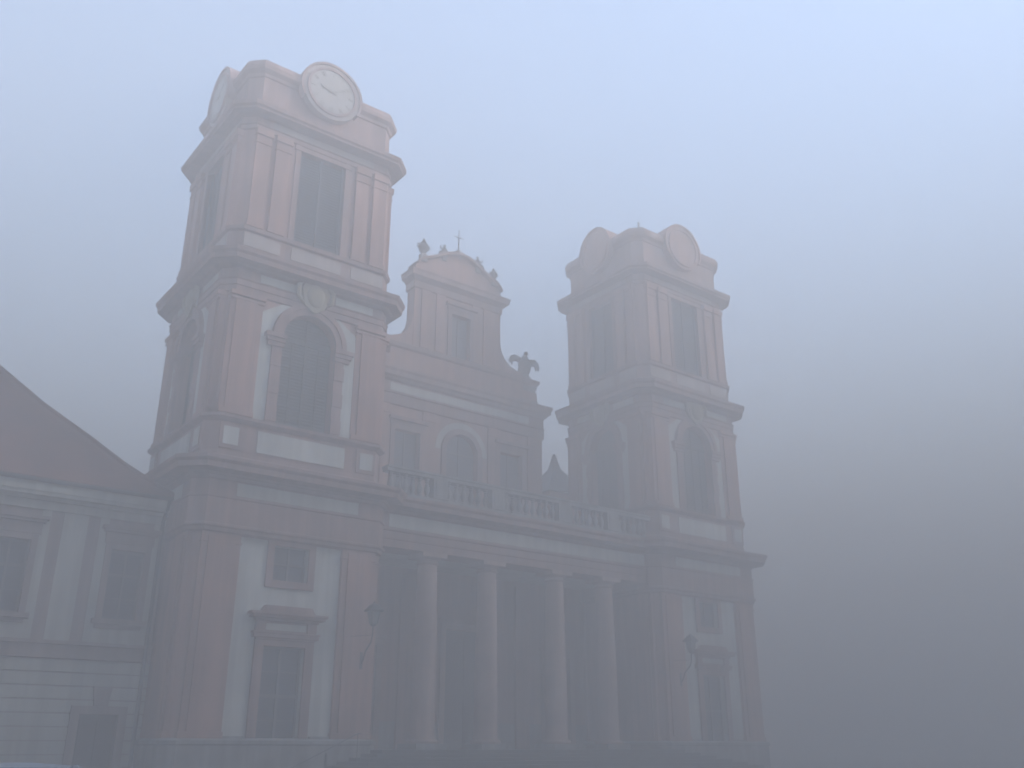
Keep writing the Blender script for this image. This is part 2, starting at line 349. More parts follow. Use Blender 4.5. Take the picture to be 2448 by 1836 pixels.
    obj('sash', MB().box(-wx, -wx+.1, .2, .28, wz0, wz1).box(wx-.1, wx, .2, .28, wz0, wz1).box(-.06, .06, .2, .28, wz0, wz1).box(-wx+.1, -.06, .2, .28, wz1-.1, wz1).box(.06, wx-.1, .2, .28, wz1-.1, wz1)
        .box(-wx+.1, -.06, .2, .28, H+2.0, H+2.14).box(.06, wx-.1, .2, .28, H+2.0, H+2.14).box(-wx+.1, -.06, .22, .27, H+3.05, H+3.1).box(.06, wx-.1, .22, .27, H+3.05, H+3.1).box(-wx+.1, -.06, .22, .27, H+1.05, H+1.1).box(.06, wx-.1, .22, .27, H+1.05, H+1.1), WOODW, win)
    obj('pane', MB().box(-wx+.001, wx-.001, .285, .3, wz0, wz1-.001), GLASS, win)
    fr = MB(); fw = 0.33
    fr.box(-qx-fw, -qx, -0.17, -0.06, qz0-fw, qz1+fw); fr.box(qx, qx+fw, -0.17, -0.06, qz0-fw, qz1+fw); fr.box(-qx, qx, -0.17, -0.06, qz1, qz1+fw); fr.box(-qx, qx, -0.17, -0.06, qz0-fw, qz0)
    win = obj('window', fr, PINKD, tw, bevel=0.012)
    obj('sash', MB().box(-.05, .05, .2, .28, qz0, qz1).box(-qx, -.05, .21, .27, qz0+.72, qz0+.8).box(.05, qx, .21, .27, qz0+.72, qz0+.8).box(-qx, -qx+.08, .2, .28, qz0, qz1).box(qx-.08, qx, .2, .28, qz0, qz1), WOODW, win)
    obj('pane', MB().box(-qx+.001, qx-.001, .285, .3, qz0+.001, qz1-.001), GLASS, win)
    return tw

church = tag(empty('church', (32.52, 0, 0)), 'pink and white baroque church with twin bell towers, columned portico and curved gable', 'church')
T1 = build_tower(church); T1.location = (18.2-32.52, 0, 0)
T2 = copy_tree(T1, church); T2.location = (46.5-32.52, 0, 0)
for ch in list(children(T2)):
    k_ = ch.name.split('.')[0]
    if k_ in ('clock_face', 'numeral', 'clock_hand'): bpy.data.objects.remove(ch)
    elif k_ in ('clock_gable', 'clock_surround'):
        ch.data = ch.data.copy(); ch.data.materials[0] = PINK
        ch.name = 'round_gable' if k_ == 'clock_gable' else 'gable_rim'
T1['label'] = 'nearer left bell tower with clock gables, clearest in the fog'
T2['label'] = 'farther right bell tower fading into the fog'

# ------------------------------------------------------------------ portico (coordinates relative to the church centre x=32.52)
FL = H - 0.10                              # portico floor
PX = 9.42
flo = MB().box(-PX, PX, 0.0, 7.0, 0.0, FL); obj('portico_floor', flo, STEP, church)
en = MB()
def beam(mb, prof, y1=7.2):                # straight mouldings across the portico front: (front y, z)
    pts = [(y, z) for y, z in prof] + [(1.9, prof[-1][1]), (1.9, prof[0][1])]
    n = len(pts); vs = [(-PX, y, z) for y, z in pts] + [(PX, y, z) for y, z in pts]
    mb.add(vs, [tuple(range(n)), tuple(range(2*n-1, n-1, -1))] + [(i, (i+1) % n, n+(i+1) % n, n+i) for i in range(n)])
beam(en, [(y, H+z) for y, z in ((.42, 9.32), (.42, 9.7), (.38, 9.72), (.38, 10.1), (.3, 10.14), (.3, 10.24), (.42, 10.28), (.42, 11.02), (.34, 11.06), (.28, 11.2), (.1, 11.24), (-.25, 11.3), (-.28, 11.52), (-.38, 11.64), (-.4, 11.78), (.2, 11.9))])
obj('entablature', en, PINKD, church)
obj('frieze_panel', MB().box(-PX+.4, PX-.4, 0.385, 0.419, H+10.32, H+10.98), WHITE, church)
obj('portico_ceiling', MB().box(-PX, PX, 1.9, 7.2, H+9.6, H+11.88), CREAM, church)
# back wall of the portico with portal and side doors
bw = MB(); dw = [(-7.9, -6.0, 5.2), (-1.5, 1.5, 6.4), (6.0, 7.9, 5.2)]; xs = -PX
for x0, x1, top in dw:
    bw.box(xs, x0, 6.4, 7.0, FL, H+9.6); bw.box(x0, x1, 6.4, 7.0, H+top, H+9.6); xs = x1
bw.box(xs, PX, 6.4, 7.0, FL, H+9.6)
for px in (-4.1, 4.1): bw.box(px-.5, px+.5, 6.2, 6.4, FL, H+9.3)
bwo = obj('back_wall', bw, PINK, church)
for x0, x1 in ((-PX, -8.3), (-5.6, -4.65), (-3.55, -1.9), (1.9, 3.55), (4.65, 5.6), (8.3, PX)): obj('dado', MB().box(x0, x1, 6.3, 6.398, FL, H+1.3), GSTONE, bwo)
for x0, x1, top in dw:
    o = obj('door', MB().box(x0, x1, 6.75, 6.85, FL, H+top).box(x0+.15, (x0+x1)/2-.1, 6.7, 6.75, FL+.3, FL+1.6).box((x0+x1)/2+.1, x1-.15, 6.7, 6.75, FL+.3, FL+1.6).box(x0+.15, (x0+x1)/2-.1, 6.7, 6.75, FL+1.8, H+top-.4).box((x0+x1)/2+.1, x1-.15, 6.7, 6.75, FL+1.8, H+top-.4), DOORM, bwo)
    obj('door_frame', MB().box(x0-.35, x0, 6.22, 6.4, FL, H+top+.35).box(x1, x1+.35, 6.22, 6.4, FL, H+top+.35).box(x0, x1, 6.22, 6.4, H+top, H+top+.35).box(x0-.5, x1+.5, 6.1, 6.4, H+top+.35, H+top+.55), STONE, bwo)
# columns
def column(x):
    cyc = 1.12; z0, z1 = FL + 0.27, H + 8.75; prof = []
    for i in range(13):
        t = i/12; r = 0.60 - 0.10*max(0, (t-.25)/.75)**1.6; prof.append((r, z0+.32 + (z1-z0-.32)*t))
    b = MB().lathe(x, cyc, [(0.74, z0), (0.79, z0+.06), (0.79, z0+.12), (0.74, z0+.18), (0.66, z0+.2), (0.64, z0+.26), (0.62, z0+.32)] + prof[1:], 32)
    co = obj('column', b, STONE, church, smooth=True)
    obj('plinth', MB().box(x-.86, x+.86, cyc-.86, cyc+.86, FL, FL+.268), GSTONE, co, bevel=0.015)
    cp = MB().lathe(x, cyc, [(0.52, H+8.751), (0.58, H+8.8), (0.58, H+8.86), (0.52, H+8.9), (0.52, H+9.0), (0.6, H+9.02), (0.7, H+9.1)], 32).box(x-.74, x+.74, cyc-.74, cyc+.74, H+9.1, H+9.315)
    obj('capital', cp, STONE, co)
COLX = (-6.2, -2.38, 2.38, 6.2)
for x in COLX: column(x)
# balustrade above
bal = obj('balustrade', MB().box(-PX, PX, .12, .62, H+11.88, H+12.08).box(-PX, PX, .1, .64, H+13.12, H+13.3).box(-PX, PX, .04, .7, H+13.3, H+13.42), GSTONE, church, bevel=0.015)
peds = [-9.75] + list(COLX) + [9.75]
for x in COLX:
    obj('pedestal', MB().box(x-.45, x+.45, .06, .68, H+12.08, H+13.12).box(x-.3, x+.3, .03, .06, H+12.25, H+13.0), GSTONE, bal)
bp = [(.10, 0), (.10, .08), (.06, .12), (.09, .2), (.13, .3), (.12, .42), (.06, .58), (.055, .66), (.09, .7), (.06, .74), (.10, .77), (.10, .82)]
proto = None
for i in range(len(peds)-1):
    x0, x1 = peds[i]+.45, peds[i+1]-.45; n = max(3, round((x1-x0)/.46))
    for k in range(n):
        x = x0 + (x1-x0)*(k+.5)/n
        if proto is None:
            proto = obj('baluster', MB().lathe(0, .37, [(r*1.3, H+12.08+z*1.268) for r, z in bp], 10), GSTONE, bal, smooth=True); proto.location.x = x
        else:
            c_ = proto.copy(); C.objects.link(c_); c_.parent = bal; c_.location.x = x

# ------------------------------------------------------------------ nave front with curved gable
GY = 7.2
fw_ = MB(); hw = 6.62
def zz(h): return H + h
# lower storey around openings
ops = [(-5.0, -3.2, 12.9, 18.1), (3.0, 4.8, 12.9, 18.1)]
fw_.box(-hw, -5.0, GY, GY+1, zz(11.9), zz(22.0)); fw_.box(-3.2, -1.25, GY, GY+1, zz(11.9), zz(22.0))
fw_.box(1.15, 3.0, GY, GY+1, zz(11.9), zz(22.0)); fw_.box(4.8, hw, GY, GY+1, zz(11.9), zz(22.0))
for x0, x1 in ((-5.0, -3.2), (3.0, 4.8)):
    fw_.box(x0, x1, GY, GY+1, zz(11.9), zz(12.9)); fw_.box(x0, x1, GY, GY+1, zz(18.1), zz(22.0))
am = arc(1.2, zz(17.45), 16, cx=-.05); fw_.strip(am, [(x, zz(22.0)) for x, z in am], GY, GY+1)
fw_.box(-1.25, 1.15, GY, GY+1, zz(11.9), zz(12.4))
# attic and upper gable outline with volutes
def vol(s):
    pts = [(3.15, 25.9), (3.3, 25.3), (3.55, 24.85), (3.95, 24.5), (4.5, 24.3), (5.1, 24.2)]
    return [(s*x - (.0 if s > 0 else .0), zz(z)) for x, z in pts]
R1, R2 = vol(1), vol(-1)
uw = (-1.0, 0.5, 23.9, 27.0)
gx = -0.4                                       # gable centre offset
def ex(pts): fw_.extr(pts, GY+.1, GY+1)
ex([(-hw+.3, zz(22.0)), (hw-.3, zz(22.0)), (hw-.3, zz(22.6))] + [(hw-.3, zz(23.0)), (5.1, zz(23.0)), (5.1, zz(23.9)), (-5.1-.4, zz(23.9)), (-5.1-.4, zz(23.0)), (-hw+.3, zz(23.0))])
fw_.box(-5.5, uw[0], GY+.1, GY+1, zz(23.9), zz(23.9001)) if False else None
# gable shaft left and right of window, lintel, volute wings
fw_.box(gx-3.5, uw[0], GY+.1, GY+1, zz(23.9), zz(29.0)); fw_.box(uw[1], gx+3.5, GY+.1, GY+1, zz(23.9), zz(29.0)); fw_.box(uw[0], uw[1], GY+.1, GY+1, zz(27.0), zz(29.0))
for s in (-1, 1):
    prof = [(3.5, 26.2), (3.62, 25.5), (3.9, 24.95), (4.35, 24.55), (5.0, 24.3), (5.5, 24.25)]
    top = [(gx + s*x, zz(z)) for x, z in prof]; bot = [(gx + s*x, zz(23.9)) for x, z in prof]
    fw_.strip(bot, top, GY+.15, GY+.95)
# curved crowning pediment
pt = [(gx + x, zz(z)) for x, z in ((-3.5, 29.0), (3.5, 29.0), (3.5, 29.95), (3.1, 30.25), (2.5, 30.45), (1.9, 30.75), (1.2, 31.15), (.6, 31.4), (0, 31.5), (-.6, 31.4), (-1.2, 31.15), (-1.9, 30.75), (-2.5, 30.45), (-3.1, 30.25), (-3.5, 29.95))]
fw_.extr(pt, GY+.1, GY+1)
fo = obj('front_wall', fw_, PINK, church)
def mline(name, x0, x1, yb, prof, m=PINKD, parent=fo):       # moulding across the front with returned ends
    rs = []
    for o, z in prof: rs.append([(x0-o, yb-o, zz(z)), (x1+o, yb-o, zz(z)), (x1+o, yb+1.0, zz(z)), (x0-o, yb+1.0, zz(z))])
    return obj(name, MB().rings(rs), m, parent)
mline('cornice', -hw, hw, GY, [(0.02, 19.6), (.12, 19.65), (.12, 20.3), (.2, 20.35), (.1, 20.4), (.1, 21.1), (.25, 21.2), (.32, 21.3), (.48, 21.4), (.5, 21.65), (.58, 21.8), (.58, 21.95), (.1, 22.1)])
mline('cornice', gx-3.5, gx+3.5, GY+.1, [(0.03, 28.1), (.1, 28.15), (.1, 28.6), (.25, 28.75), (.46, 28.85), (.48, 29.1), (.54, 29.25), (.1, 29.42)])
mline('pedestal_course', gx-5.6, hw-.35, GY+.1, [(.03, 23.5), (.15, 23.6), (.22, 23.85), (.05, 23.95)])
tp = [(gx + x, zz(z)) for x, z in ((3.5, 29.8), (3.15, 30.2), (2.55, 30.45), (1.9, 30.78), (1.2, 31.18), (.6, 31.42), (0, 31.52), (-.6, 31.42), (-1.2, 31.18), (-1.9, 30.78), (-2.55, 30.45), (-3.15, 30.2), (-3.5, 29.8))]
obj('cornice', MB().strip(tp, [(x, z+.2) for x, z in tp], GY-.22, GY+1.1), PINKD, fo)
for x in (-5.9, -2.6, 2.45, 5.75):
    obj('pilaster', MB().box(x-.45, x+.45, GY-.14, GY, zz(11.9), zz(19.6)).box(x-.5, x+.5, GY-.2, GY-.139, zz(19.0), zz(19.55)), PINK, fo)
for x in (-2.9, -1.75, 1.15, 2.1):
    obj('pilaster', MB().box(gx+x-.1, gx+x+.6, GY-.02, GY+.1, zz(23.95), zz(28.1)), PINK, fo)
obj('wall_panel', MB().box(-2.0, 2.0, GY-.03, GY-.001, zz(11.95), zz(12.3)), WHITE, fo)
for x0, x1, z0, z1 in ((-5.0, -3.2, 12.9, 18.1), (3.0, 4.8, 12.9, 18.1), (uw[0], uw[1], 23.95, 27.0)):
    yb = GY if z0 < 20 else GY+.1
    wn = obj('window', MB().box(x0-.3, x0, yb-.12, yb-.001, zz(z0), zz(z1+.3)).box(x1, x1+.3, yb-.12, yb-.001, zz(z0), zz(z1+.3)).box(x0, x1, yb-.12, yb-.001, zz(z1), zz(z1+.3)).box(x0-.5, x1+.5, yb-.35, yb-.001, zz(z1+.55), zz(z1+.75)).box(x0-.35, x1+.35, yb-.15, yb-.001, zz(z1+.3), zz(z1+.55)), PINKD, fo)
    obj('pane', MB().box(x0, x1, yb+.35, yb+.4, zz(z0), zz(z1)), GLASS, wn)
    obj('sash', MB().box((x0+x1)/2-.05, (x0+x1)/2+.05, yb+.28, yb+.345, zz(z0), zz(z1)).box(x0, x1, yb+.3, yb+.34, zz(z0+(z1-z0)*.55), zz(z0+(z1-z0)*.55+.1)), WOODW, wn)
wn = obj('window', MB().strip(arc(1.2, zz(17.45), 16, cx=-.05), arc(1.55, zz(17.45), 16, cx=-.05), GY-.15, GY-.001).box(-1.6, -1.25, GY-.15, GY-.001, zz(12.4), zz(17.45)).box(1.15, 1.5, GY-.15, GY-.001, zz(12.4), zz(17.45)), PINKD, fo)
obj('pane', MB().extr([(-1.25, zz(12.4)), (1.15, zz(12.4))] + arc(1.2, zz(17.45), 16, cx=-.05), GY+.35, GY+.4), GLASS, wn)
obj('sash', MB().box(-.1, 0, GY+.28, GY+.345, zz(12.4), zz(18.6)).box(-1.2, -.1, GY+.3, GY+.34, zz(17.35), zz(17.48)).box(0, 1.1, GY+.3, GY+.34, zz(17.35), zz(17.48)).box(-1.2, -.1, GY+.3, GY+.34, zz(15), zz(15.06)).box(0, 1.1, GY+.3, GY+.34, zz(15), zz(15.06)), WOODW, wn)
# arched white hood field above the centre window, white friezes
obj('wall_panel', MB().strip(arc(1.6, zz(17.45), 16, cx=-.05), arc(2.0, zz(17.45), 16, cx=-.05), GY-.04, GY-.001), WHITE, fo)
obj('frieze_panel', MB().box(-5.5, 5.4, GY-.13, GY-.101, zz(20.5), zz(21.0)), WHITE, fo)
# nave body and roof behind
nb = MB().box(-hw+.2, hw-.2, GY+1, 50, 0, zz(21)); obj('nave_wall', nb, PINK, church)
obj('roof', MB().extr([(-hw, zz(21)), (hw, zz(21)), (gx, zz(26.5))], GY+1.01, 50), ROOF, church)
# small pyramid roof between nave and right tower
obj('stair_turret', MB().box(9.2, 13.4, 9.5, 13.2, 0, zz(17.0)), PINK, church)
tr = obj('roof', MB().rings([[(9.0, 9.3, zz(17.0)), (13.6, 9.3, zz(17.0)), (13.6, 13.4, zz(17.0)), (9.0, 13.4, zz(17.0))], [(9.9, 10.1, zz(17.9)), (12.7, 10.1, zz(17.9)), (12.7, 12.6, zz(17.9)), (9.9, 12.6, zz(17.9))], [(10.9, 11.0, zz(19.3)), (11.6, 11.0, zz(19.3)), (11.6, 11.7, zz(19.3)), (10.9, 11.7, zz(19.3))], [(11.2, 11.3, zz(20.5)), (11.3, 11.3, zz(20.5)), (11.3, 11.4, zz(20.5)), (11.2, 11.4, zz(20.5))]]), COPPER, church)

# ------------------------------------------------------------------ sculptures standing on the gable
def eagle(x, y, z):
    root = tag(empty('eagle_statue', (x, y, z)), 'dark spread-winged eagle statue on the pedestal at the right shoulder of the gable', 'statue')
    b = MB()
    b.tube([(0, 0, .1), (0, 0, .5), (0, -.05, .95), (0, -.02, 1.35), (0, -.1, 1.6)], [.28, .42, .5, .32, .16], 12)
    b.sphere((0, -.16, 1.72), .17, sy=1.2)
    b.tube([(0, -.3, 1.72), (0, -.42, 1.66)], [.06, .015], 6)
    b.tube([(-.15, 0, 0), (-.15, -.02, .4)], [.12, .16], 8); b.tube([(.15, 0, 0), (.15, -.02, .4)], [.12, .16], 8)
    b.extr([(-.5, -.25), (.5, -.25), (.26, .9), (-.26, .9)], .0, .34)
    obj('body', b, SCULPT, root, smooth=True)
    for s in (-1, 1):
        w_ = [(.1, 1.25), (.45, 1.42), (.9, 1.5), (1.2, 1.36), (1.32, 1.05), (1.3, .78), (1.16, .95), (1.08, .72), (.97, 1.08), (.8, 1.0), (.66, 1.12), (.5, 1.02), (.36, 1.06), (.1, .8)]
        w_ = [(s*x_, z_) for x_, z_ in w_]
        if s < 0: w_ = w_[::-1]
        obj('wing', MB().extr(w_, -.06, .12), SCULPT, root)
    return root
CX = 32.52
tag(obj('statue_pedestal', MB().box(-.75, .75, -.45, .45, 0, .35).box(-.6, .6, -.36, .36, .35, 1.2).box(-.7, .7, -.42, .42, 1.2, 1.4).rings([[(-.5, -.3, 1.4), (.5, -.3, 1.4), (.5, .3, 1.4), (-.5, .3, 1.4)], [(-.3, -.25, 2.2), (.3, -.25, 2.2), (.3, .25, 2.2), (-.3, .25, 2.2)]]), GSTONE), 'stone pedestal carrying the eagle at the right shoulder of the gable', 'pedestal')
pd = bpy.data.objects['statue_pedestal']; pd.location = (38.15, GY+.55, zz(22.05)); pd.scale = (1, 1, 1)
eagle(38.1, GY+.55, zz(24.2))
def figure(x, y, z, h, label, ornate=True):
    r_ = tag(empty('roof_sculpture', (x, y, z)), label, 'sculpture', 'sculptures along the top of the gable')
    k = h/1.4
    obj('base', MB().box(-.22*k, .22*k, -.2*k, .2*k, -.3, .22*k), GSTONE, r_)
    if ornate:
        b = MB().lathe(0, 0, [(.16*k, .2*k), (.12*k, .3*k), (.3*k, .55*k), (.36*k, .75*k), (.3*k, .9*k), (.14*k, 1.0*k), (.2*k, 1.06*k), (.12*k, 1.2*k), (.03*k, 1.4*k)], 14)
        obj('urn', b, SCULPT, r_, smooth=True)
        for s in (-1, 1): obj('handle', MB().tube([(s*.3*k, 0, .6*k), (s*.46*k, 0, .72*k), (s*.44*k, 0, .9*k), (s*.24*k, 0, .92*k)], .045*k), SCULPT, r_, smooth=True)
    else:
        b = MB().tube([(0, 0, .2*k), (.05*k, 0, .5*k), (-.02*k, 0, .8*k), (0, 0, 1.0*k)], [.3*k, .26*k, .22*k, .1*k], 12).sphere((.02*k, -.02, 1.14*k), .13*k)
        b.tube([(-.15*k, 0, .85*k), (-.38*k, -.05, .75*k), (-.5*k, -.1, .98*k)], [.09*k, .07*k, .05*k]).tube([(.15*k, 0, .85*k), (.34*k, -.05, .6*k), (.2*k, -.15, .5*k)], [.09*k, .07*k, .05*k])
        b.tube([(-.1*k, -.1*k, .4*k), (-.45*k, -.12*k, .3*k), (-.55*k, -.1*k, .1*k)], [.2*k, .15*k, .12*k])
        obj('figure', b, SCULPT, r_, smooth=True)
    return r_
figure(29.15, GY+.1, zz(30.45), 1.5, 'stone urn on the left end of the curved gable', True)
figure(30.8, GY+.1, zz(31.05), 1.1, 'seated stone figure left of the gable crown', False)
figure(33.6, GY+.1, zz(31.05), 1.1, 'seated stone figure right of the gable crown', False).scale = (-1, 1, 1)
figure(35.0, GY+.1, zz(30.45), 1.15, 'stone urn on the right end of the curved gable', True)
cr_ = tag(empty('gable_cross', (CX+gx, GY+.3, zz(31.75))), 'thin cross on the crown of the gable, almost lost in the fog', 'cross')
obj('cross', MB().box(-.03, .03, -.03, .03, 0, 2.0).box(-.42, .42, -.02, .02, 1.35, 1.41), IRON, cr_)
obj('ball', MB().sphere((0, 0, .15), .25), GOLD, cr_, smooth=True)

# ------------------------------------------------------------------ stairs in front of the portico
st = MB(); NS = 10; rise = FL/NS
for i in range(NS):
    e = 0.58*i; z1 = FL - rise*i
    x0, x1, y0 = 22.7-e*1.0, 42.3+e*1.0, -1.3-0.62*i
    z0 = z1 - rise if i < NS-1 else 0
    lim = 40
    st.box(x0, x1, y0, -0.45 if i else -0.002, z0, z1 - (0 if i == 0 else 0.0))
so = obj('stairs', st, STEP, bevel=0.02)
tag(so, 'dark granite steps spreading out below the portico columns', 'stairs')

# handrail on the left flank
hr = tag(empty('handrail', (18.62, -1.2, 0)), 'thin black iron handrail rising to the portico stairs in front of the left tower', 'handrail')
obj('rail', MB().tube([(-.9, 0, .55), (0.2, 0, 1.05), (1.6, 0, 1.68), (2.9, 0, 2.27), (3.05, 0, 2.27)], .022), IRON, hr, smooth=True)
obj('post', MB().lathe(1.42, 0, [(.055, 0), (.055, 1.42), (.03, 1.47)], 12), IRON, hr)
obj('post', MB().lathe(2.9, 0, [(.018, 0.9), (.018, 2.26)], 8), IRON, hr)

# ------------------------------------------------------------------ wall lanterns
def lantern(x, y, z, label, group):
    root = tag(empty('wall_lantern', (x, y, z)), label, 'lamp', group)
    obj('bracket', MB().box(-.07, .07, -.03, .0, -.4, .35).tube([(0, -.02, -.15), (0, -.2, .0), (0, -.35, .35), (0, -.55, .5), (0, -.82, .72), (0, -.93, 1.0), (0, -.95, 1.5)], .035)
        .tube([(-.62, -.02, 1.02), (-.3, -.5, 1.03), (0, -.94, 1.04)], .012, 6), IRON, root, smooth=True)
    lan = obj('lantern', MB().rings([[(s*a_ + 0, t*a_ - .95, zq) for s, t in ((-1,-1),(1,-1),(1,1),(-1,1))] for a_, zq in ((.10, 1.5), (.13, 1.55), (.2, 2.1), (.21, 2.12))]), LAMPG, root)
    obj('lantern_cap', MB().rings([[(s*a_, t*a_ - .95, zq) for s, t in ((-1,-1),(1,-1),(1,1),(-1,1))] for a_, zq in ((.32, 2.08), (.33, 2.14), (.2, 2.32), (.12, 2.42), (.05, 2.46))]).sphere((0, -.95, 2.5), .05, 8, 6)
        .rings([[(s*a_, t*a_ - .95, zq) for s, t in ((-1,-1),(1,-1),(1,1),(-1,1))] for a_, zq in ((.05, 1.42), (.12, 1.5), (.11, 1.53))]), IRON, root)
    fr_ = MB()
    for s, t in ((-1,-1),(1,-1),(1,1),(-1,1)): fr_.tube([(s*.13, t*.13-.95, 1.52), (s*.215, t*.215-.95, 2.12)], .014, 5)
    obj('lantern_frame', fr_, IRON, root)
    return root
lantern(21.95, -.33, H+3.75, 'black bracket lantern on the pink pilaster of the nearer left tower', None)
lantern(43.35, -.33, H+3.75, 'black bracket lantern on the pilaster of the farther right tower, blurred by fog', None)

# ------------------------------------------------------------------ wing on the left
WY = 3.0; WXR = 13.42; WXL = -42.0
wg = tag(empty('side_wing', (0, WY, 0)), 'long two-storey abbey wing with red hipped roof left of the church', 'building')
WZ = H + 10.6
wl = MB()
wins = [11.87 - 4.68*i for i in range(11)]; wh = .72
ds = [(10.85, 12.4, 0, H+1.26)]
# upper wall with window holes, lower wall with door hole (butted blocks)
def wall_with(mb, x0, x1, z0, z1, holes, y0=0.0, y1=.6):
    holes = sorted(holes); x = x0
    for a0, a1, b0, b1 in holes:
        if a0 > x: mb.box(x, a0, y0, y1, z0, z1)
        if b0 > z0: mb.box(a0, a1, y0, y1, z0, b0)
        if b1 < z1: mb.box(a0, a1, y0, y1, b1, z1)
        x = a1
    mb.box(x, x1, y0, y1, z0, z1)
wall_with(wl, WXL, WXR, H+3.55, WZ-.3, [(x-wh, x+wh, H+5.1, H+8.08) for x in wins])
wlo = obj('wall', wl, BEIGE, wg)
# ground floor: rusticated courses
gf = MB(); pitch = .522; zt = H + 3.36; z = zt
doorhole = (10.85, 12.4, H+1.26)
low_w = [11.87 - 4.68*i for i in range(1, 11)]
k = 0
while z > 0.02:
    zb = max(0.0, z - pitch + .05)
    hs = []
    if zb < doorhole[2]: hs.append(doorhole)
    xs_ = [WXL]
    segs = []
    if zb < doorhole[2]: segs = [(WXL, doorhole[0]-.5*0), (doorhole[1], WXR)]
    else: segs = [(WXL, WXR)]
    for a0, a1 in segs: gf.box(a0, a1, -.14, .0, zb, z)
    z -= pitch; k += 1
wall_back = MB(); wall_with(wall_back, WXL, WXR, 0, H+3.4, [(10.85, 12.4, 0, H+1.26)], 0.0, .6)
obj('rusticated_wall', gf, CREAM, wg); obj('ground_floor_wall', wall_back, BEIGE, wg)
obj('string_course', MB().box(WXL, WXR, -.24, -.0, H+3.4, H+3.5).box(WXL, WXR, -.14, -.001, H+3.5, H+3.95).box(WXL, WXR, -.26, -.0, H+3.95, H+4.1), BEIGE, wg)
obj('cornice', MB().box(WXL, WXR, -.12, .0, H+9.4, H+9.75).box(WXL, WXR, -.3, .0, H+9.75, H+9.9).box(WXL, WXR, -.55, .0, H+9.9, H+10.05).box(WXL, WXR, -.62, .0, H+10.05, H+10.42), CREAM, wg)
obj('gutter', MB().tube([(WXL, -.74, H+10.5), (WXR, -.74, H+10.5)], .09), PIPE, wg)
for i, x in enumerate(wins):
    fr = MB()
    fr.box(x-wh-.26, x-wh, -.1, 0, H+5.1, H+8.34).box(x+wh, x+wh+.26, -.1, 0, H+5.1, H+8.34).box(x-wh, x+wh, -.1, 0, H+8.08, H+8.34)
    fr.box(x-1.05, x+1.05, -.14, 0, H+8.34, H+8.8).box(x-1.15, x+1.15, -.3, 0, H+8.8, H+8.92).box(x-1.25, x+1.25, -.38, 0, H+8.92, H+9.08)
    wo_ = obj('window', fr, BEIGE, wg, bevel=.01)
    obj('sill', MB().box(x-wh-.4, x+wh+.4, -.26, 0, H+4.9, H+5.1).box(x-.95, x+.95, -.12, 0, H+4.72, H+4.9), BEIGE, wo_)
    obj('sash', MB().box(x-.045, x+.045, .16, .22, H+5.1, H+8.08).box(x-wh, x-wh+.09, .16, .22, H+5.1, H+8.08).box(x+wh-.09, x+wh, .16, .22, H+5.1, H+8.08)
        .box(x-wh+.09, x-.045, .165, .215, H+6.95, H+7.08).box(x+.045, x+wh-.09, .165, .215, H+6.95, H+7.08).box(x-wh+.09, x-.045, .17, .21, H+6.0, H+6.04).box(x+.045, x+wh-.09, .17, .21, H+6.0, H+6.04)
        .box(x-wh+.09, x-.045, .165, .215, H+7.97, H+8.08).box(x+.045, x+wh-.09, .165, .215, H+7.97, H+8.08).box(x-wh+.09, x-.045, .165, .215, H+5.1, H+5.2).box(x+.045, x+wh-.09, .165, .215, H+5.1, H+5.2), WOODW, wo_)
    obj('pane', MB().box(x-wh+.001, x+wh-.001, .225, .24, H+5.101, H+8.079), GLASS, wo_)
    # pale field panels round window and pale lesene between windows
    obj('wall_panel', MB().box(x-wh-.62, x-wh-.262, -.03, -.0, H+4.1, H+9.4).box(x+wh+.262, x+wh+.62, -.03, 0, H+4.1, H+9.4).box(x-wh-.262, x+wh+.262, -.03, 0, H+4.1, H+4.72), CREAM, wg)
    obj('wall_panel', MB().box(x-2.34-.5, x-2.34+.5, -.03, 0, H+4.1, H+9.4), CREAM, wg)
# door with stepped keystone surround
dr = obj('door', MB().box(10.85, 12.4, .25, .33, 0, H+1.26).box(11.0, 11.55, .2, .25, .3, H+1.05).box(11.7, 12.25, .2, .25, .3, H+1.05), DOORM, wg)
obj('door_frame', MB().box(10.5, 10.85, -.2, 0, 0, H+1.6).box(12.4, 12.75, -.2, 0, 0, H+1.6).box(10.85, 12.4, -.2, 0, H+1.26, H+1.6).extr([(11.35, H+1.6), (11.9, H+1.6), (12.0, H+2.35), (11.25, H+2.35)], -.28, 0), BEIGE, dr, bevel=.01)
obj('downpipe', MB().tube([(13.15, -.74, H+10.42), (13.15, -.6, H+10.1), (13.15, -.2, H+9.5), (13.15, -.2, 0.0)], .09), PIPE, wg, smooth=True)
# hipped roof with bell-cast eaves
def roofz(k): 
    P = [(-.5, 10.4), (0, 10.75), (1.0, 11.6), (1.8, 12.3), (3.0, 13.5), (5.0, 15.4), (7.0, 17.55), (8.0, 18.6)]
    for (a0, b0), (a1, b1) in zip(P, P[1:]):
        if k <= a1: return b0 + (b1-b0)*(k-a0)/(a1-a0)
    return P[-1][1]
rr = []
for k in (-.25, 0, .5, 1.0, 1.8, 3.0, 4.0, 5.0, 6.0, 7.0, 7.9):
    zq = H + roofz(k) + .02
    x0, x1, y0, y1 = WXL + k, WXR - .25 - k, -.55 + k, 15.6 - k
    rr.append([(x0, y0, zq), (x1, y0, zq), (x1, y1, zq), (x0, y1, zq)])
ro = obj('roof', MB().rings(rr), ROOF, wg)
hp = [(WXR - .25 - k, -.55 + k, H + roofz(k) + .05) for k in (-.25, .5, 1.0, 1.8, 3.0, 4.0, 5.0, 6.0, 7.0, 7.9)]
obj('ridge_tiles', MB().tube(hp, .1).tube([hp[-1], (WXL+8, 7.5, H+18.6)], .1), ROOF, ro, smooth=True)
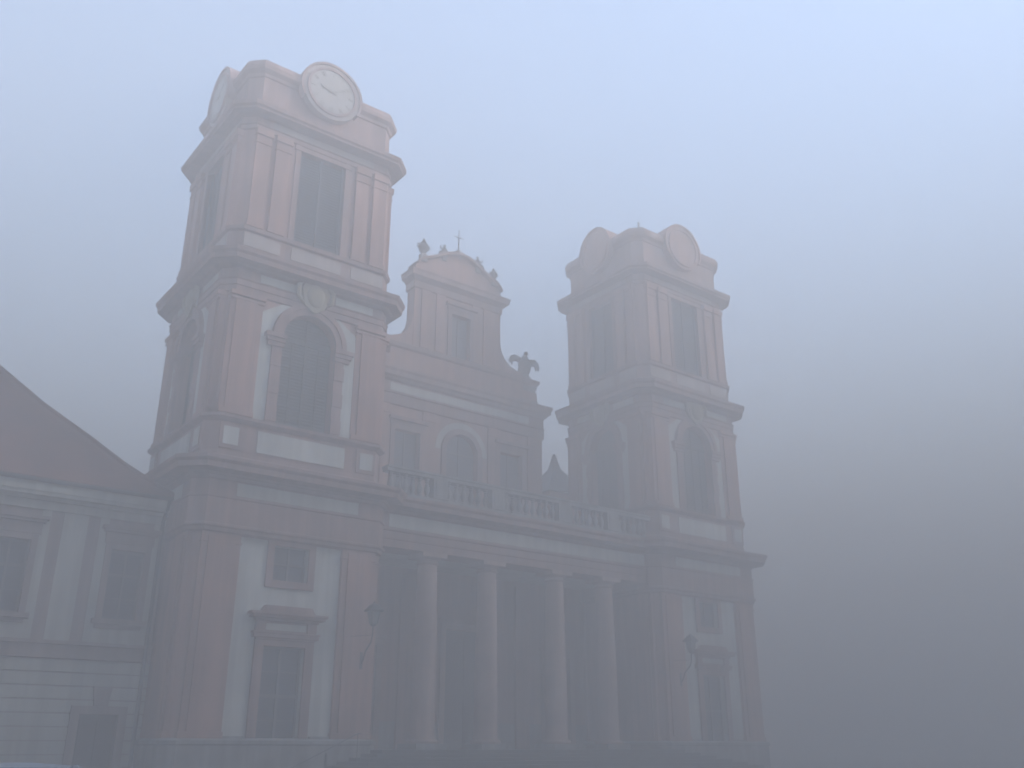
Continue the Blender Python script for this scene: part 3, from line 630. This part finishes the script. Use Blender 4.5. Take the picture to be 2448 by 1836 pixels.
obj('back_wall', MB().box(WXL, WXR-.3, .6, 15.0, 0, WZ-.3), BEIGE, wg)

# ------------------------------------------------------------------ parked car at the lower left corner
def car(loc, rz):
    root = tag(empty('parked_car', loc), 'pale grey hatchback parked at the lower left corner, only its roof showing', 'car'); root.rotation_euler.z = rz
    b = MB()
    # cross-sections along length (y: rear 0 -> front 4.1), rounded body
    def sec(y, w_, z0, z1, tw_):
        h_ = z1 - z0
        P = [(-w_*.94, z0), (-w_, z0+h_*.3), (-w_*.99, z0+h_*.75), (-tw_, z1-.03), (-tw_+.08, z1), (tw_-.08, z1), (tw_, z1-.03), (w_*.99, z0+h_*.75), (w_, z0+h_*.3), (w_*.94, z0)]
        return [(x, y, z) for x, z in P]
    b.rings([sec(0.0, .76, .35, .85, .70), sec(.08, .84, .22, .92, .78), sec(.5, .88, .2, .95, .82), sec(2.9, .88, .2, .95, .82), sec(3.5, .87, .2, .88, .78), sec(3.95, .8, .25, .74, .7), sec(4.1, .68, .35, .62, .58)])
    obj('body', b, CARP, root, smooth=True, bevel=.02)
    def ring2(z, w_, y0, y1, r=.16):
        out = []
        for cx_, cy_, a0 in ((w_-r, y0+r, -90), (w_-r, y1-r, 0), (-w_+r, y1-r, 90), (-w_+r, y0+r, 180)):
            for i in range(5): out.append((cx_ + r*cos(R_(a0+22.5*i)), cy_ + r*sin(R_(a0+22.5*i)), z))
        return out
    obj('window', MB().rings([ring2(.94, .80, .12, 3.2), ring2(1.415, .655, .47, 2.3)]), CARG, root, smooth=True)
    obj('roof', MB().rings([ring2(1.41, .68, .44, 2.34), ring2(1.43, .67, .46, 2.3), ring2(1.44, .6, .58, 2.15), ring2(1.455, .4, .8, 1.9)]), CARP, root, smooth=True)
    pil = MB()
    for s in (-1, 1):
        pil.tube([(s*.80, .14, .95), (s*.655, .48, 1.41)], .06, 8).tube([(s*.80, 3.15, .95), (s*.665, 2.25, 1.37)], .035, 8).tube([(s*.82, 1.5, .95), (s*.68, 1.5, 1.37)], .04, 8)
    obj('pillar', pil, CARP, root, smooth=True)
    for s in (-1, 1):
        for y in (.75, 3.3):
            M = Matrix.Translation((s*.80, y, .31)) @ Matrix.Rotation(pi/2, 4, 'Y')
            wl_ = obj('wheel', MB().lathe(0, 0, [(.2, -.1), (.29, -.1), (.31, -.07), (.31, .07), (.29, .1), (.2, .1)], 24).xf(M), TYRE, root, smooth=True)
            obj('rim', MB().lathe(0, 0, [(.05, -.105), (.2, -.09), (.2, .09), (.05, .105)], 12).xf(M), COPPER, wl_)
        obj('tail_lamp', MB().box(*sorted((s*.62, s*.8)), -.01, .12, .68, .86), REDL, root, bevel=.02)
    obj('bumper', MB().box(-.8, .8, -.08, .1, .3, .5), CARP, root, bevel=.03)
    return root
CAR = car((2.38, -28.4, 0), R_(-4)); CAR.scale = (1.03, 1.03, 1.05)

# ------------------------------------------------------------------ fog: one closed box of even density round everything
hz = MB().box(-420, 420, -420, 420, -1.0, 44.0)
ho = obj('haze', hz, PINK); ho.data.materials.clear()
hm = bpy.data.materials.new('fog'); hm.use_nodes = True; hn = hm.node_tree.nodes; hn.clear()
pv = hn.new('ShaderNodeVolumePrincipled'); mo = hn.new('ShaderNodeOutputMaterial')
pv.inputs['Color'].default_value = (0.86, 0.79, 0.72, 1); pv.inputs['Density'].default_value = 0.032; pv.inputs['Anisotropy'].default_value = 0.0
hm.node_tree.links.new(pv.outputs[0], mo.inputs['Volume'])
ho.data.materials.append(hm)
tag(ho, kind='stuff')
